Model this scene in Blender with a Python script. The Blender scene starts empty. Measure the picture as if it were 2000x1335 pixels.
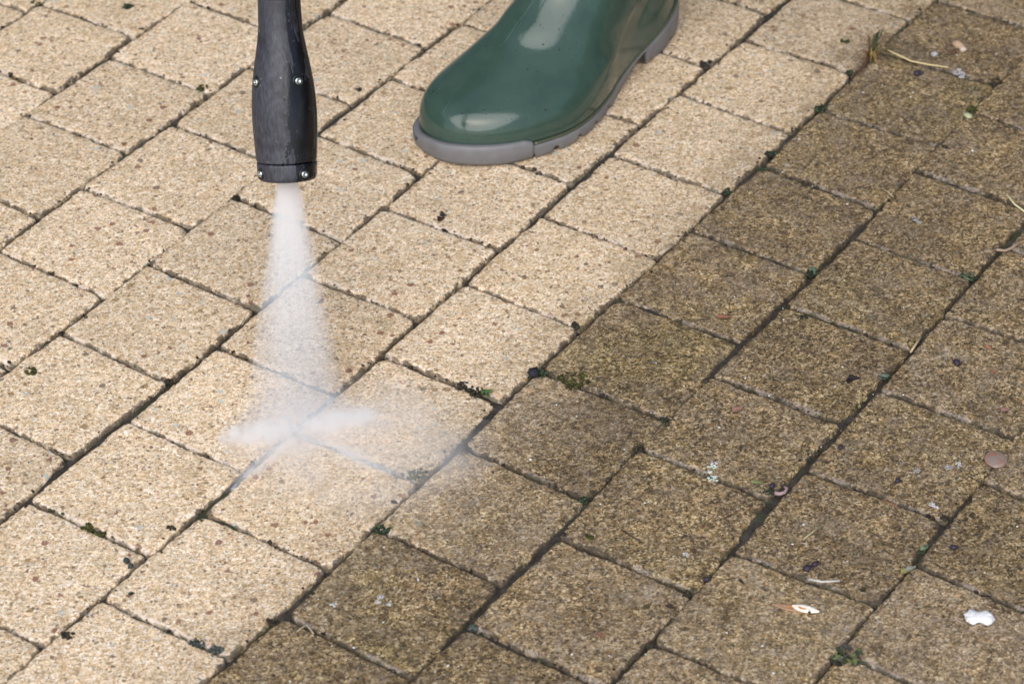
import bpy, bmesh, math, random
from mathutils import Vector, Matrix, noise
R = math.radians
random.seed(7)
scene = bpy.context.scene
COL = scene.collection

# ------------------------------------------------------------------ camera
CAM_H, CAM_Y, LENS = 1.2931, -1.6638, 99.86
PITCH, ROLL = R(37.859), R(0.486)
fwd = Vector((0, math.cos(PITCH), -math.sin(PITCH)))
rt0 = Vector((1, 0, 0)); up0 = rt0.cross(fwd)
rt = rt0 * math.cos(ROLL) + up0 * math.sin(ROLL)
up = -rt0 * math.sin(ROLL) + up0 * math.cos(ROLL)
camd = bpy.data.cameras.new("camera"); cam = bpy.data.objects.new("camera", camd); COL.objects.link(cam)
M = Matrix((rt, up, -fwd)).transposed().to_4x4(); M.translation = Vector((0, CAM_Y, CAM_H))
cam.matrix_world = M
camd.sensor_width = 36; camd.lens = LENS; camd.clip_start = 0.05; camd.clip_end = 200
camd.dof.use_dof = True; camd.dof.focus_distance = 2.06; camd.dof.aperture_fstop = 11
scene.camera = cam

# ------------------------------------------------------------------ light: bright, thinly clouded sky
SUN_EL, SUN_AZ = R(47), R(192)        # azimuth clockwise from +y (the sun stands behind the camera, a little to its left)
w = bpy.data.worlds.new("World"); scene.world = w; w.use_nodes = True
wn = w.node_tree.nodes; wl = w.node_tree.links
bg = wn["Background"]; bg.inputs[1].default_value = 0.12
sky = wn.new("ShaderNodeTexSky"); sky.sky_type = 'NISHITA'; sky.sun_disc = False
sky.sun_elevation = SUN_EL; sky.sun_rotation = SUN_AZ; sky.air_density = 1.0; sky.dust_density = 3.0; sky.ozone_density = 1.0
wl.new(sky.outputs[0], bg.inputs[0])
sd = bpy.data.lights.new("sun", 'SUN'); sd.energy = 2.3; sd.angle = R(68); sd.color = (1.0, 0.975, 0.965)
so = bpy.data.objects.new("sun", sd); COL.objects.link(so)
sv = Vector((math.sin(SUN_AZ) * math.cos(SUN_EL), math.cos(SUN_AZ) * math.cos(SUN_EL), math.sin(SUN_EL)))
so.rotation_euler = sv.to_track_quat('Z', 'Y').to_euler()
scene.view_settings.view_transform = 'Standard'; scene.view_settings.look = 'None'
scene.view_settings.gamma = 1; scene.view_settings.exposure = 0.34
scene.cycles.use_denoising = True; scene.cycles.denoising_input_passes = 'RGB_ALBEDO_NORMAL'; scene.cycles.denoising_prefilter = 'ACCURATE'
scene.cycles.volume_bounces = 6; scene.cycles.volume_step_rate = 0.25; scene.cycles.volume_preview_step_rate = 0.25
scene.cycles.max_bounces = 10; scene.cycles.transparent_max_bounces = 16

# ------------------------------------------------------------------ helpers
def at(px, py, z=0.0):
    """The point at height z that the photograph's pixel (px, py) of 2000 x 1335 shows."""
    d = fwd + rt * ((px - 1000) / 5547.92) - up * ((py - 667.5) / 5547.92)
    t = (z - CAM_H) / d.z
    return Vector((d.x * t, CAM_Y + d.y * t, z))

def tag(o, label=None, cat=None, kind=None, group=None):
    if label: o["label"] = label
    if cat: o["category"] = cat
    if kind: o["kind"] = kind
    if group: o["group"] = group
    return o

def link(name, me, mat=None, parent=None, smooth=True):
    o = bpy.data.objects.new(name, me); COL.objects.link(o)
    if mat:
        for m in (mat if isinstance(mat, (list, tuple)) else [mat]): me.materials.append(m)
    if parent: o.parent = parent
    if smooth:
        for p in me.polygons: p.use_smooth = True
    return o

def mesh_of(name, vs, fs):
    me = bpy.data.meshes.new(name); me.from_pydata([tuple(v) for v in vs], [], fs); me.update()
    return me

class MB:
    """Collects shapes into one mesh."""
    def __init__(s): s.v = []; s.f = []; s.c = []
    def add(s, vs, fs, c=None):
        b = len(s.v); s.v += [tuple(v) for v in vs]; s.f += [tuple(i + b for i in f) for f in fs]
        s.c += [c or (1, 1, 1)] * len(vs)
    def build(s, name, mat, parent=None, smooth=True):
        me = mesh_of(name, s.v, s.f)
        if any(c != (1, 1, 1) for c in s.c):
            a = me.color_attributes.new("tint", 'FLOAT_COLOR', 'POINT')
            for i, c in enumerate(s.c): a.data[i].color = (*c, 1)
        return link(name, me, mat, parent, smooth)

def rings(loops, cap0=True, cap1=True):
    """Closed tube through loops of equal length."""
    vs = [p for l in loops for p in l]; n = len(loops[0]); fs = []
    for i in range(len(loops) - 1):
        for k in range(n):
            a, b = i * n + k, i * n + (k + 1) % n
            fs.append((a, b, b + n, a + n))
    if cap0: fs.append(tuple(reversed(range(n))))
    if cap1: fs.append(tuple(range((len(loops) - 1) * n, len(loops) * n)))
    return vs, fs

_ico = None
def ico():
    global _ico
    if _ico is None:
        b = bmesh.new(); bmesh.ops.create_icosphere(b, subdivisions=1, radius=1)
        b.verts.ensure_lookup_table(); b.verts.index_update()
        _ico = ([v.co.copy() for v in b.verts], [tuple(v.index for v in f.verts) for f in b.faces]); b.free()
    return _ico

def blob(mb, c, r, sx=1, sy=1, sz=1, rough=.3, col=None, rng=random):
    """A lumpy grain."""
    vs, fs = ico(); a = rng.uniform(0, 6.28); ca, sa = math.cos(a), math.sin(a); out = []
    for v in vs:
        k = r * (1 + rng.uniform(-rough, rough))
        x, y, z = v.x * k * sx, v.y * k * sy, v.z * k * sz
        out.append((c[0] + x * ca - y * sa, c[1] + x * sa + y * ca, c[2] + z))
    mb.add(out, fs, col)

def tube(mb, pts, rad, n=6, col=None, flat=1.0):
    pts = [Vector(p) for p in pts]; loops = []
    for i, p in enumerate(pts):
        d = (pts[min(i + 1, len(pts) - 1)] - pts[max(i - 1, 0)]).normalized()
        s = d.cross(Vector((0, 0, 1)));  s = s.normalized() if s.length > 1e-4 else Vector((1, 0, 0))
        t = s.cross(d); r = rad(i / (len(pts) - 1)) if callable(rad) else rad
        loops.append([p + s * (math.cos(k * 6.2832 / n) * r) + t * (math.sin(k * 6.2832 / n) * r * flat) for k in range(n)])
    vs, fs = rings(loops); mb.add(vs, fs, col)

def spline(ctrl, n):
    """Closed Catmull-Rom through 2-D points, n samples even in arc length."""
    P = [Vector((*c, 0)) if len(c) == 2 else Vector(c) for c in ctrl]; m = len(P); out = []
    for i in range(m):
        a, b, c, d = P[i - 1], P[i], P[(i + 1) % m], P[(i + 2) % m]
        for k in range(16):
            t = k / 16
            out.append(.5 * (2 * b + (c - a) * t + (2 * a - 5 * b + 4 * c - d) * t * t + (3 * b - a - 3 * c + d) * t ** 3))
    return resample(out, n)

def resample(P, n):
    L = [0]
    for i in range(len(P)): L.append(L[-1] + (P[(i + 1) % len(P)] - P[i]).length)
    out = []; j = 0
    for k in range(n):
        s = L[-1] * k / n
        while L[j + 1] < s: j += 1
        t = (s - L[j]) / max(L[j + 1] - L[j], 1e-9)
        out.append(P[j].lerp(P[(j + 1) % len(P)], t))
    return out

def interp(x, tab):
    """Smooth monotone interpolation in a table of (x, y)."""
    if x <= tab[0][0]: return tab[0][1]
    if x >= tab[-1][0]: return tab[-1][1]
    for i in range(len(tab) - 1):
        if x <= tab[i + 1][0]:
            x0, y0 = tab[i]; x1, y1 = tab[i + 1]; h = x1 - x0; t = (x - x0) / h
            m = lambda k: ((tab[min(k + 1, len(tab) - 1)][1] - tab[max(k - 1, 0)][1]) / (tab[min(k + 1, len(tab) - 1)][0] - tab[max(k - 1, 0)][0]))
            return (2*t**3 - 3*t*t + 1)*y0 + (t**3 - 2*t*t + t)*h*m(i) + (-2*t**3 + 3*t*t)*y1 + (t**3 - t*t)*h*m(i + 1)

# ------------------------------------------------------------------ materials
class NT:
    def __init__(s, name):
        s.m = bpy.data.materials.new(name); s.m.use_nodes = True
        s.n = s.m.node_tree.nodes; s.l = s.m.node_tree.links
        s.b = s.n["Principled BSDF"]; s.out = s.n["Material Output"]
    def node(s, t, **k):
        n = s.n.new("ShaderNode" + t)
        for a, b in k.items(): setattr(n, a, b)
        return n
    def put(s, sock, v):
        if hasattr(v, "links"): s.l.new(v, sock)
        else: sock.default_value = v
    def math(s, op, a, b=0.0, c=0.0, clamp=False):
        n = s.node("Math", operation=op, use_clamp=clamp); s.put(n.inputs[0], a); s.put(n.inputs[1], b); s.put(n.inputs[2], c); return n.outputs[0]
    def noise(s, vec, scale, detail=3, rough=.55, dist=0.0):
        n = s.node("TexNoise"); s.put(n.inputs["Vector"], vec); n.inputs["Scale"].default_value = scale
        n.inputs["Detail"].default_value = detail; n.inputs["Roughness"].default_value = rough; n.inputs["Distortion"].default_value = dist
        return n.outputs[0]
    def vor(s, vec, scale, feature='F1'):
        n = s.node("TexVoronoi", feature=feature); s.put(n.inputs["Vector"], vec); n.inputs["Scale"].default_value = scale
        sp = s.node("SeparateColor"); s.l.new(n.outputs["Color"], sp.inputs[0])
        return n.outputs["Distance"], sp.outputs[0], sp.outputs[1], sp.outputs[2]
    def ramp(s, f, stops, interp='LINEAR'):
        n = s.node("ValToRGB"); n.color_ramp.interpolation = interp; e = n.color_ramp.elements
        while len(e) < len(stops): e.new(0.5)
        for x, (p, c) in zip(e, stops): x.position = p; x.color = (*c, 1) if len(c) == 3 else c
        s.put(n.inputs[0], f); return n.outputs[0]
    def mix(s, f, a, b, mode='MIX'):
        n = s.node("Mix", data_type='RGBA', blend_type=mode); s.put(n.inputs[0], f)
        for i, v in ((6, a), (7, b)): s.put(n.inputs[i], (*v, 1) if isinstance(v, tuple) and len(v) == 3 else v)
        return n.outputs[2]
    def step(s, x, lo, hi):
        n = s.node("MapRange", interpolation_type='SMOOTHSTEP'); s.put(n.inputs[0], x)
        for i, v in ((1, lo), (2, hi)): s.put(n.inputs[i], v)
        return n.outputs[0]
    def bump(s, h, dist, strength=1.0, normal=None):
        n = s.node("Bump"); s.put(n.inputs["Height"], h); n.inputs["Distance"].default_value = dist; n.inputs["Strength"].default_value = strength
        if normal: s.l.new(normal, n.inputs["Normal"])
        return n.outputs[0]

def plain(name, col, rough=.6, spec=.4, var=.25, scale=300, bump=0.0):
    t = NT(name); p = t.node("NewGeometry").outputs["Position"]
    f = t.noise(p, scale, 4)
    t.put(t.b.inputs["Base Color"], t.mix(f, tuple(c * (1 - var) for c in col), tuple(min(1, c * (1 + var)) for c in col)))
    t.b.inputs["Roughness"].default_value = rough; t.b.inputs["Specular IOR Level"].default_value = spec
    if bump: t.put(t.b.inputs["Normal"], t.bump(f, bump))
    return t.m

def tinted(name, rough=.8, spec=.3, var=.3, scale=500):
    """Colour from the mesh's own tint, broken up by grain."""
    t = NT(name); p = t.node("NewGeometry").outputs["Position"]
    a = t.node("Attribute", attribute_name="tint").outputs["Color"]; f = t.noise(p, scale, 3)
    g = t.ramp(f, [(.25, (1 - var,) * 3), (.75, (1 + var,) * 3)])
    t.put(t.b.inputs["Base Color"], t.mix(1.0, a, g, 'MULTIPLY'))
    t.b.inputs["Roughness"].default_value = rough; t.b.inputs["Specular IOR Level"].default_value = spec
    return t.m

def stone_material():
    t = NT("concrete_paver"); geo = t.node("NewGeometry"); pos = geo.outputs["Position"]
    oi = t.node("ObjectInfo"); rnd = oi.outputs["Random"]
    off = t.node("CombineXYZ"); t.put(off.inputs[0], t.math('MULTIPLY', rnd, 13.7)); t.put(off.inputs[1], t.math('MULTIPLY', rnd, 5.1)); t.put(off.inputs[2], t.math('MULTIPLY', rnd, 3.3))
    va = t.node("VectorMath", operation='ADD'); t.put(va.inputs[0], pos); t.put(va.inputs[1], off.outputs[0]); p = va.outputs[0]
    wn_ = t.node("TexNoise"); t.put(wn_.inputs["Vector"], p); wn_.inputs["Scale"].default_value = 420; wn_.inputs["Detail"].default_value = 2
    wv = t.node("VectorMath", operation='SCALE'); sub = t.node("VectorMath", operation='SUBTRACT'); t.put(sub.inputs[0], wn_.outputs["Color"]); sub.inputs[1].default_value = (.5, .5, .5)
    t.put(wv.inputs[0], sub.outputs[0]); wv.inputs["Scale"].default_value = 0.0045
    vb = t.node("VectorMath", operation='ADD'); t.put(vb.inputs[0], p); t.put(vb.inputs[1], wv.outputs[0]); pw = vb.outputs[0]
    grime = t.node("Attribute", attribute_name="grime"); grime.attribute_type = 'OBJECT'; gr = grime.outputs["Fac"]
    hue = t.node("Attribute", attribute_name="olive"); hue.attribute_type = 'OBJECT'
    edge = t.node("Attribute", attribute_name="edge").outputs["Fac"]
    nearb = t.node("Attribute", attribute_name="spill").outputs["Fac"]
    n1 = t.noise(p, 11, 3); n2 = t.noise(p, 42, 4, .6); n3 = t.noise(p, 150, 4, .65); n4 = t.noise(p, 520, 3, .6)
    d1, a1, b1, c1 = t.vor(pw, 700); d2, a2, b2, c2 = t.vor(pw, 330); d3, a3, b3, c3 = t.vor(pw, 105)
    g = t.math('ADD', t.math('MULTIPLY', a1, .62), t.math('MULTIPLY', n4, .55))           # 0.2..1
    clean = t.ramp(g, [(.20, (.235, .16, .10)), (.36, (.475, .342, .208)), (.53, (.665, .505, .322)), (.69, (.76, .605, .412)), (.90, (.90, .80, .66))])
    clean = t.mix(t.math('MULTIPLY', t.step(c1, .72, .8), .4), clean, (.66, .42, .20))
    clean = t.mix(t.math('MULTIPLY', t.step(b1, .80, .88), .6), clean, (.85, .80, .73))
    clean = t.mix(t.math('MULTIPLY', t.step(b1, .16, .08), .5), clean, (.26, .20, .13))
    clean = t.mix(1.0, clean, t.ramp(n3, [(.3, (.80, .80, .77)), (.62, (1.08, 1.07, 1.05))]), 'MULTIPLY')
    clean = t.mix(t.math('MULTIPLY', t.step(n2, .5, .72), .3), clean, (.40, .31, .17))
    # coarse aggregate: red brown, grey and ochre chips
    chipmask = t.math('MULTIPLY', t.math('LESS_THAN', a3, .40), t.math('LESS_THAN', d3, t.math('MULTIPLY_ADD', b3, .22, .09)))
    chipcol = t.ramp(c3, [(0, (.20, .075, .048)), (.42, (.20, .10, .07)), (.5, (.12, .095, .08)), (.72, (.27, .17, .07)), (.86, (.46, .50, .46))], 'CONSTANT')
    clean = t.mix(t.math('MULTIPLY', chipmask, .82), clean, chipcol)
    sp1 = t.math('MULTIPLY', t.math('LESS_THAN', a2, .15), t.math('LESS_THAN', d2, t.math('MULTIPLY_ADD', b2, .3, .2)))
    speckcol = t.ramp(c2, [(0, (.12, .085, .055)), (.45, (.17, .125, .05)), (.7, (.16, .07, .05)), (.85, (.08, .075, .07))], 'CONSTANT')
    clean = t.mix(t.math('MULTIPLY', sp1, .8), clean, speckcol)
    # the film of algae and soot on the unwashed stones
    dirty = t.ramp(g, [(.21, (.031, .023, .014)), (.37, (.087, .062, .032)), (.54, (.192, .137, .068)), (.70, (.312, .228, .118)), (.90, (.53, .44, .30))])
    dirty = t.mix(t.math('MULTIPLY', t.step(c1, .72, .8), .4), dirty, (.30, .185, .075))
    dirty = t.mix(t.math('MULTIPLY', t.step(b1, .90, .96), .55), dirty, (.50, .45, .36))
    dirty = t.mix(t.math('MULTIPLY', t.step(b1, .24, .14), .5), dirty, (.055, .040, .026))
    dirty = t.mix(1.0, dirty, t.ramp(n3, [(.32, (.45, .44, .42)), (.58, (1.14, 1.13, 1.11))]), 'MULTIPLY')
    dirty = t.mix(1.0, dirty, t.ramp(n2, [(.34, (.62, .61, .61)), (.60, (1.10, 1.08, 1.04))]), 'MULTIPLY')
    dirty = t.mix(1.0, dirty, t.ramp(t.noise(p, 24, 3, .6), [(.36, (.74, .73, .74)), (.60, (1.08, 1.07, 1.04))]), 'MULTIPLY')
    ol = t.math('MULTIPLY', hue.outputs["Fac"], t.step(n1, .35, .65))
    dirty = t.mix(t.math('MULTIPLY', ol, .32), dirty, t.mix(1.0, dirty, (.95, 1.08, .62), 'MULTIPLY'))
    dirty = t.mix(t.math('MULTIPLY', t.step(t.noise(p, 31, 5, .68, .8), .56, .70), .42), dirty, (.052, .041, .028))
    sp2 = t.math('MULTIPLY', t.math('LESS_THAN', b2, .17), t.math('LESS_THAN', d2, .42))
    dirty = t.mix(t.math('MULTIPLY', sp2, .75), dirty, (.032, .026, .021))
    ch2 = t.math('MULTIPLY', t.math('LESS_THAN', a3, .28), t.math('LESS_THAN', d3, t.math('MULTIPLY_ADD', c3, .2, .06)))
    dirty = t.mix(t.math('MULTIPLY', ch2, .6), dirty, t.ramp(b3, [(0, (.045, .032, .025)), (.45, (.07, .047, .033)), (.72, (.13, .06, .035)), (.84, (.15, .12, .05)), (.95, (.38, .38, .35))], 'CONSTANT'))
    tone = t.node("Attribute", attribute_name="tone"); tone.attribute_type = 'OBJECT'
    tv = t.node("CombineColor"); [t.put(tv.inputs[i], tone.outputs["Fac"]) for i in range(3)]
    dirty = t.mix(1.0, dirty, tv.outputs[0], 'MULTIPLY')
    f = t.math('ADD', gr, t.math('MULTIPLY', t.math('SUBTRACT', n2, .5), t.math('MULTIPLY', gr, .9)))
    f = t.math('ADD', f, t.math('MULTIPLY', nearb, t.step(t.math('ADD', n2, t.math('MULTIPLY', n3, .5)), .50, .92)), clamp=True)
    col = t.mix(f, clean, dirty)
    # soil and algae creeping up from the joints
    e = t.math('ADD', edge, t.math('MULTIPLY', t.math('SUBTRACT', n3, .5), 9.0)); e = t.math('ADD', e, t.math('MULTIPLY', t.math('SUBTRACT', n2, .5), 7.0))
    em = t.math('SUBTRACT', 1.0, t.step(e, .1, 1.9))
    lip = t.node("Attribute", attribute_name="lip").outputs["Fac"]  # pale greyish band, broken by noise, along one edge of each stone
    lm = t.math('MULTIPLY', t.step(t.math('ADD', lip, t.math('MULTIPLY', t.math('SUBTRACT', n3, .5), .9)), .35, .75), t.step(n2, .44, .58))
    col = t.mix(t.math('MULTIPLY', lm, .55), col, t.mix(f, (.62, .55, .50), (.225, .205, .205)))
    col = t.mix(t.math('MULTIPLY', em, .78), col, t.mix(t.step(n2, .45, .62), (.040, .032, .023), (.062, .060, .024)))
    col = t.mix(1.0, col, t.ramp(rnd, [(0, (.93, .93, .93)), (.5, (1.0, .99, .97)), (1, (1.06, 1.06, 1.07))]), 'MULTIPLY')
    t.put(t.b.inputs["Base Color"], col)
    t.b.inputs["Roughness"].default_value = .78; t.b.inputs["Specular IOR Level"].default_value = .35
    h = t.math('ADD', t.math('MULTIPLY', n4, .6), t.math('ADD', t.math('MULTIPLY', d1, .35), t.math('MULTIPLY', n3, 1.0)))
    t.put(t.b.inputs["Normal"], t.bump(h, .0016, .8))
    return t.m

def joint_material():
    t = NT("joint_soil"); p = t.node("NewGeometry").outputs["Position"]
    n1 = t.noise(p, 14, 4, .6); n2 = t.noise(p, 90, 4, .6); n3 = t.noise(p, 600, 4, .7)
    c = t.mix(t.step(n3, .3, .7), (.018, .015, .012), (.060, .050, .038))
    c = t.mix(t.math('MULTIPLY', t.step(n1, .52, .62), .8), c, t.mix(n3, (.022, .034, .010), (.060, .075, .022)))
    sp = t.node("SeparateXYZ"); t.put(sp.inputs[0], p)
    c = t.mix(t.math('MULTIPLY', t.step(n2, .5, .65), .5), c, (.105, .095, .085))
    t.put(t.b.inputs["Base Color"], c); t.b.inputs["Roughness"].default_value = .7
    t.put(t.b.inputs["Normal"], t.bump(n3, .003)); return t.m

# ------------------------------------------------------------------ the pavement
UAX = Vector((.54954, .83547, 0)); VAX = Vector((-.83547, .54954, 0)); PITCH_M = .106
def course(p):
    """Distance in metres from the joint between the washed and the unwashed stones (positive on the washed side)."""
    return Vector((p[0], p[1] + 1.6638, 0)).dot(VAX) - 8.2878 * PITCH_M

# every stone the photograph shows: course, place in the course, then its four corners on the ground in millimetres
STONES = [
    (-3,-1,247,-473,307,-386,217,-327,157,-414),(-3,0,307,-386,364,-302,274,-243,217,-327),(-3,1,364,-302,421,-214,331,-155,274,-243),
    (-3,2,421,-214,476,-124,386,-65,331,-155),(-2,-1,126,-461,183,-372,94,-320,33,-407),(-2,0,183,-372,242,-282,152,-232,94,-320),
    (-2,1,242,-282,296,-197,208,-145,152,-232),(-2,2,296,-197,358,-107,268,-54,208,-145),(-2,3,358,-107,415,-14,326,37,268,-54),
    (-2,4,415,-14,474,73,385,124,326,37),(-2,5,474,73,534,160,441,214,385,124),(-1,-1,4,-450,60,-360,-27,-306,-87,-393),
    (-1,0,60,-360,122,-272,34,-217,-27,-306),(-1,1,122,-272,177,-176,91,-122,34,-217),(-1,2,177,-176,235,-92,147,-38,91,-122),
    (-1,3,235,-92,294,-6,207,47,147,-38),(-1,4,294,-6,350,83,267,134,207,47),(-1,5,350,83,410,175,324,229,267,134),(-1,6,410,175,466,262,380,315,324,229),
    (-1,7,466,262,529,347,438,404,380,315),(0,-1,-120,-444,-64,-354,-147,-298,-210,-384),(0,0,-64,-354,-8,-264,-92,-210,-147,-298),
    (0,1,-8,-264,52,-178,-33,-122,-92,-210),(0,2,52,-178,111,-89,21,-35,-33,-122),(0,3,111,-89,167,3,81,55,21,-35),(0,4,167,3,227,88,140,144,81,55),
    (0,5,227,88,287,176,202,232,140,144),(0,6,287,176,345,264,255,316,202,232),(0,7,345,264,404,358,311,407,255,316),
    (0,8,404,358,458,441,371,494,311,407),(0,9,458,441,519,528,427,584,371,494),(1,-1,-238,-427,-183,-336,-270,-283,-330,-370),
    (1,0,-183,-336,-123,-250,-210,-196,-270,-283),(1,1,-123,-250,-65,-160,-155,-108,-210,-196),(1,2,-65,-160,-9,-70,-94,-18,-155,-108),
    (1,3,-9,-70,48,18,-35,71,-94,-18),(1,4,48,18,111,106,22,162,-35,71),(1,5,111,106,168,194,81,248,22,162),(1,6,168,194,226,283,140,339,81,248),
    (1,7,226,283,286,374,198,425,140,339),(1,8,286,374,343,460,256,513,198,425),(1,9,343,460,403,547,311,604,256,513),
    (2,-1,-360,-417,-304,-327,-391,-273,-452,-360),(2,0,-304,-327,-245,-238,-332,-184,-391,-273),(2,1,-245,-238,-188,-150,-273,-97,-332,-184),
    (2,2,-188,-150,-129,-64,-217,-9,-273,-97),(2,3,-129,-64,-71,26,-160,80,-217,-9),(2,4,-71,26,-12,117,-101,170,-160,80),
    (2,5,-12,117,45,207,-43,261,-101,170),(2,6,45,207,103,293,16,346,-43,261),(2,7,103,293,163,383,76,437,16,346),(2,8,163,383,218,471,131,525,76,437),
    (2,9,218,471,281,557,189,614,131,525),(3,-1,-365,-228,-311,-137,-397,-81,-455,-169),(3,0,-311,-137,-251,-50,-335,6,-397,-81),
    (3,1,-251,-50,-194,38,-279,94,-335,6),(3,2,-194,38,-133,126,-222,185,-279,94),(3,3,-133,126,-75,218,-160,274,-222,185),
    (3,4,-75,218,-17,303,-103,360,-160,274),(3,5,-17,303,42,393,-44,449,-103,360),(3,6,42,393,101,480,12,540,-44,449),(3,7,101,480,160,569,70,628,12,540),
    (4,0,-367,-33,-310,52,-396,108,-455,21),(4,1,-310,52,-252,141,-342,195,-396,108),(4,2,-252,141,-193,232,-280,286,-342,195),
    (4,3,-193,232,-136,320,-225,375,-280,286),(4,4,-136,320,-77,410,-162,463,-225,375),(4,5,-77,410,-16,497,-107,555,-162,463),
    (5,-1,-430,64,-374,155,-462,210,-521,121),(5,0,-374,155,-313,245,-402,299,-462,210),(5,1,-313,245,-256,333,-343,388,-402,299),
    (5,2,-256,333,-197,427,-285,482,-343,388),(5,3,-197,427,-135,513,-226,570,-285,482),(6,-1,-439,245,-384,336,-471,386,-533,299),
    (6,0,-384,336,-329,425,-415,475,-471,386),(6,1,-329,425,-265,510,-358,564,-415,475),(7,1,-484,374,-426,462,-515,521,-574,433),
    (7,2,-426,462,-367,551,-457,610,-515,521),
]
FIX_OLIVE = {(0, 3): 1.0, (0, 7): .8, (0, 0): .9, (0, 5): .2, (-1, 4): .5, (0, 2): .5, (0, 6): .3, (-1, 2): .5}
FIX_GRIME = {(0, 1): .86, (0, 2): .95, (0, 0): 1.0, (0, 9): .85, (0, 10): .9}

stone_mat = stone_material(); joint_mat = joint_material()
W_IN = [(-.3, -14), (0, -5), (.2, -2.6), (.6, -1.15), (1.4, -.42), (2.8, -.12), (6.5, 0)]

def stone_mesh(c, rng, n=112, lower_spill=0.0, fine=True, upper_spill=0.0, dirty_side=False):
    """One tumbled paving stone between its four joint crossings."""
    c = [Vector((x, y, 0)) for x, y in c]; m = len(c)
    gap = [(rng.uniform(-.0028, -.0011) if dirty_side else rng.uniform(-.0025, -.0007)) if i % 2 == 0 else rng.uniform(.0001, .0012) for i in range(4)]
    lines = []
    for i in range(4):
        a, b = c[i], c[(i + 1) % 4]; d = (b - a).normalized(); nn = Vector((-d.y, d.x, 0))
        lines.append((a + nn * gap[i], d))
    q = []
    for i in range(4):
        (a, d), (b, e) = lines[i - 1], lines[i]
        t = ((b - a).cross(e)).z / d.cross(e).z; q.append(a + d * t)
    P = []
    for i in range(4):
        r = rng.uniform(.0018, .0055)
        if rng.random() < .16: r += rng.uniform(.003, .008)
        v, a, b = q[i], (q[i - 1] - q[i]).normalized(), (q[(i + 1) % 4] - q[i]).normalized()
        for k in range(7):
            t = k / 6; P.append((v + a * r) * (1 - t) ** 2 + v * 2 * t * (1 - t) + (v + b * r) * t * t)
    P = resample(P, n)
    cen = sum(P, Vector()) / n; seed = Vector((rng.uniform(0, 50), rng.uniform(0, 50), rng.uniform(0, 50)))
    N = []
    for k in range(n):
        d = (P[(k + 1) % n] - P[k - 1]).normalized(); N.append(Vector((-d.y, d.x, 0)))
    # worn, slightly crumbled outline
    P = [P[k] + N[k] * (.0010 * noise.noise(P[k] * 45 + seed) + .0011 * noise.noise(P[k] * 190 + seed) + .0005 * noise.noise(P[k] * 520 + seed)
         + .0016 * max(0, noise.noise(P[k] * 95 + seed * 2) - .25)) for k in range(n)]
    zt = rng.uniform(-.0007, .0007); tx, ty = rng.uniform(-.007, .007), rng.uniform(-.007, .007)
    vs, ed, spl = [], [], []; lip_ = []
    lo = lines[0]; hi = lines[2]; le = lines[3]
    def put(p, z, e):
        h = z + zt + (p - cen).x * tx + (p - cen).y * ty
        if z > -4e-3:
            h += .0007 * noise.noise(p * 28 + seed) + .00035 * noise.noise(p * 110 + seed)
        vs.append((p.x, p.y, h)); ed.append(e)
        dl = (p - lo[0]).cross(lo[1]).z * -1
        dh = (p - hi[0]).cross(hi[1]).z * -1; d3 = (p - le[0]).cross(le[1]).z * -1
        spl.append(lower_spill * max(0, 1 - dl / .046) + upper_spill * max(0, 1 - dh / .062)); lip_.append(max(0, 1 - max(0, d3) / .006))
    loops = W_IN if fine else W_IN[1:2] + W_IN[3:5]
    for wi, z in loops:
        for k in range(n):
            if wi <= .25: put(P[k] + N[k] * (wi * .001), z * .001, max(0, wi))
            else: put(cen + (P[k] - cen) * (1 - wi * .001 / .050), z * .001, wi)
    base = [cen + (P[k] - cen) * (1 - .0065 / .050) for k in range(n)]
    ks = (.9, .8, .68, .55, .42, .29, .16, .06) if fine else (.5,)
    for s in ks:
        for k in range(n): put(cen + (base[k] - cen) * s, 0, 6.5 + (1 - s) * 45)
    put(cen, 0, 50)
    nl = len(loops) + len(ks); fs = []
    for i in range(nl - 1):
        for k in range(n):
            a, b = i * n + k, i * n + (k + 1) % n; fs.append((a, b, b + n, a + n))
    for k in range(n): fs.append(((nl - 1) * n + k, (nl - 1) * n + (k + 1) % n, nl * n))
    return vs, fs, ed, spl, lip_

def with_attrs(vs, fs, ed, spl, lp):
    me = mesh_of("paving_stone", vs, fs)
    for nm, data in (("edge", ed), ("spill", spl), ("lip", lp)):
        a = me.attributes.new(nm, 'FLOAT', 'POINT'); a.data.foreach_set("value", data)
    return me

# bedding sheet that fills the joints, one sheet out to far beyond the view
xs = [-30, -8, -3, -1.6] + [i * .006 - .60 for i in range(201)] + [1.6, 3, 8, 30]
ys = [-30, -8, -3, -1.4] + [i * .006 - .55 for i in range(226)] + [1.9, 4, 10, 60]
gv, gf = [], []
for y in ys:
    for x in xs:
        p = Vector((x, y, 0)); s = course(p)
        z = -.0046 + (.0010 if s < 0 else 0) + .0034 * noise.noise(p * 23) + .0018 * noise.noise(p * 75)
        gv.append((x, y, min(z, -.0013)))
nx = len(xs)
for j in range(len(ys) - 1):
    for i in range(nx - 1):
        a = j * nx + i; gf.append((a, a + 1, a + nx + 1, a + nx))
pavement = tag(link("pavement", mesh_of("pavement", gv, gf), joint_mat), "dark soil filled joints of the block paving, half washed clean and half dirty", None, "structure")

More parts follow.
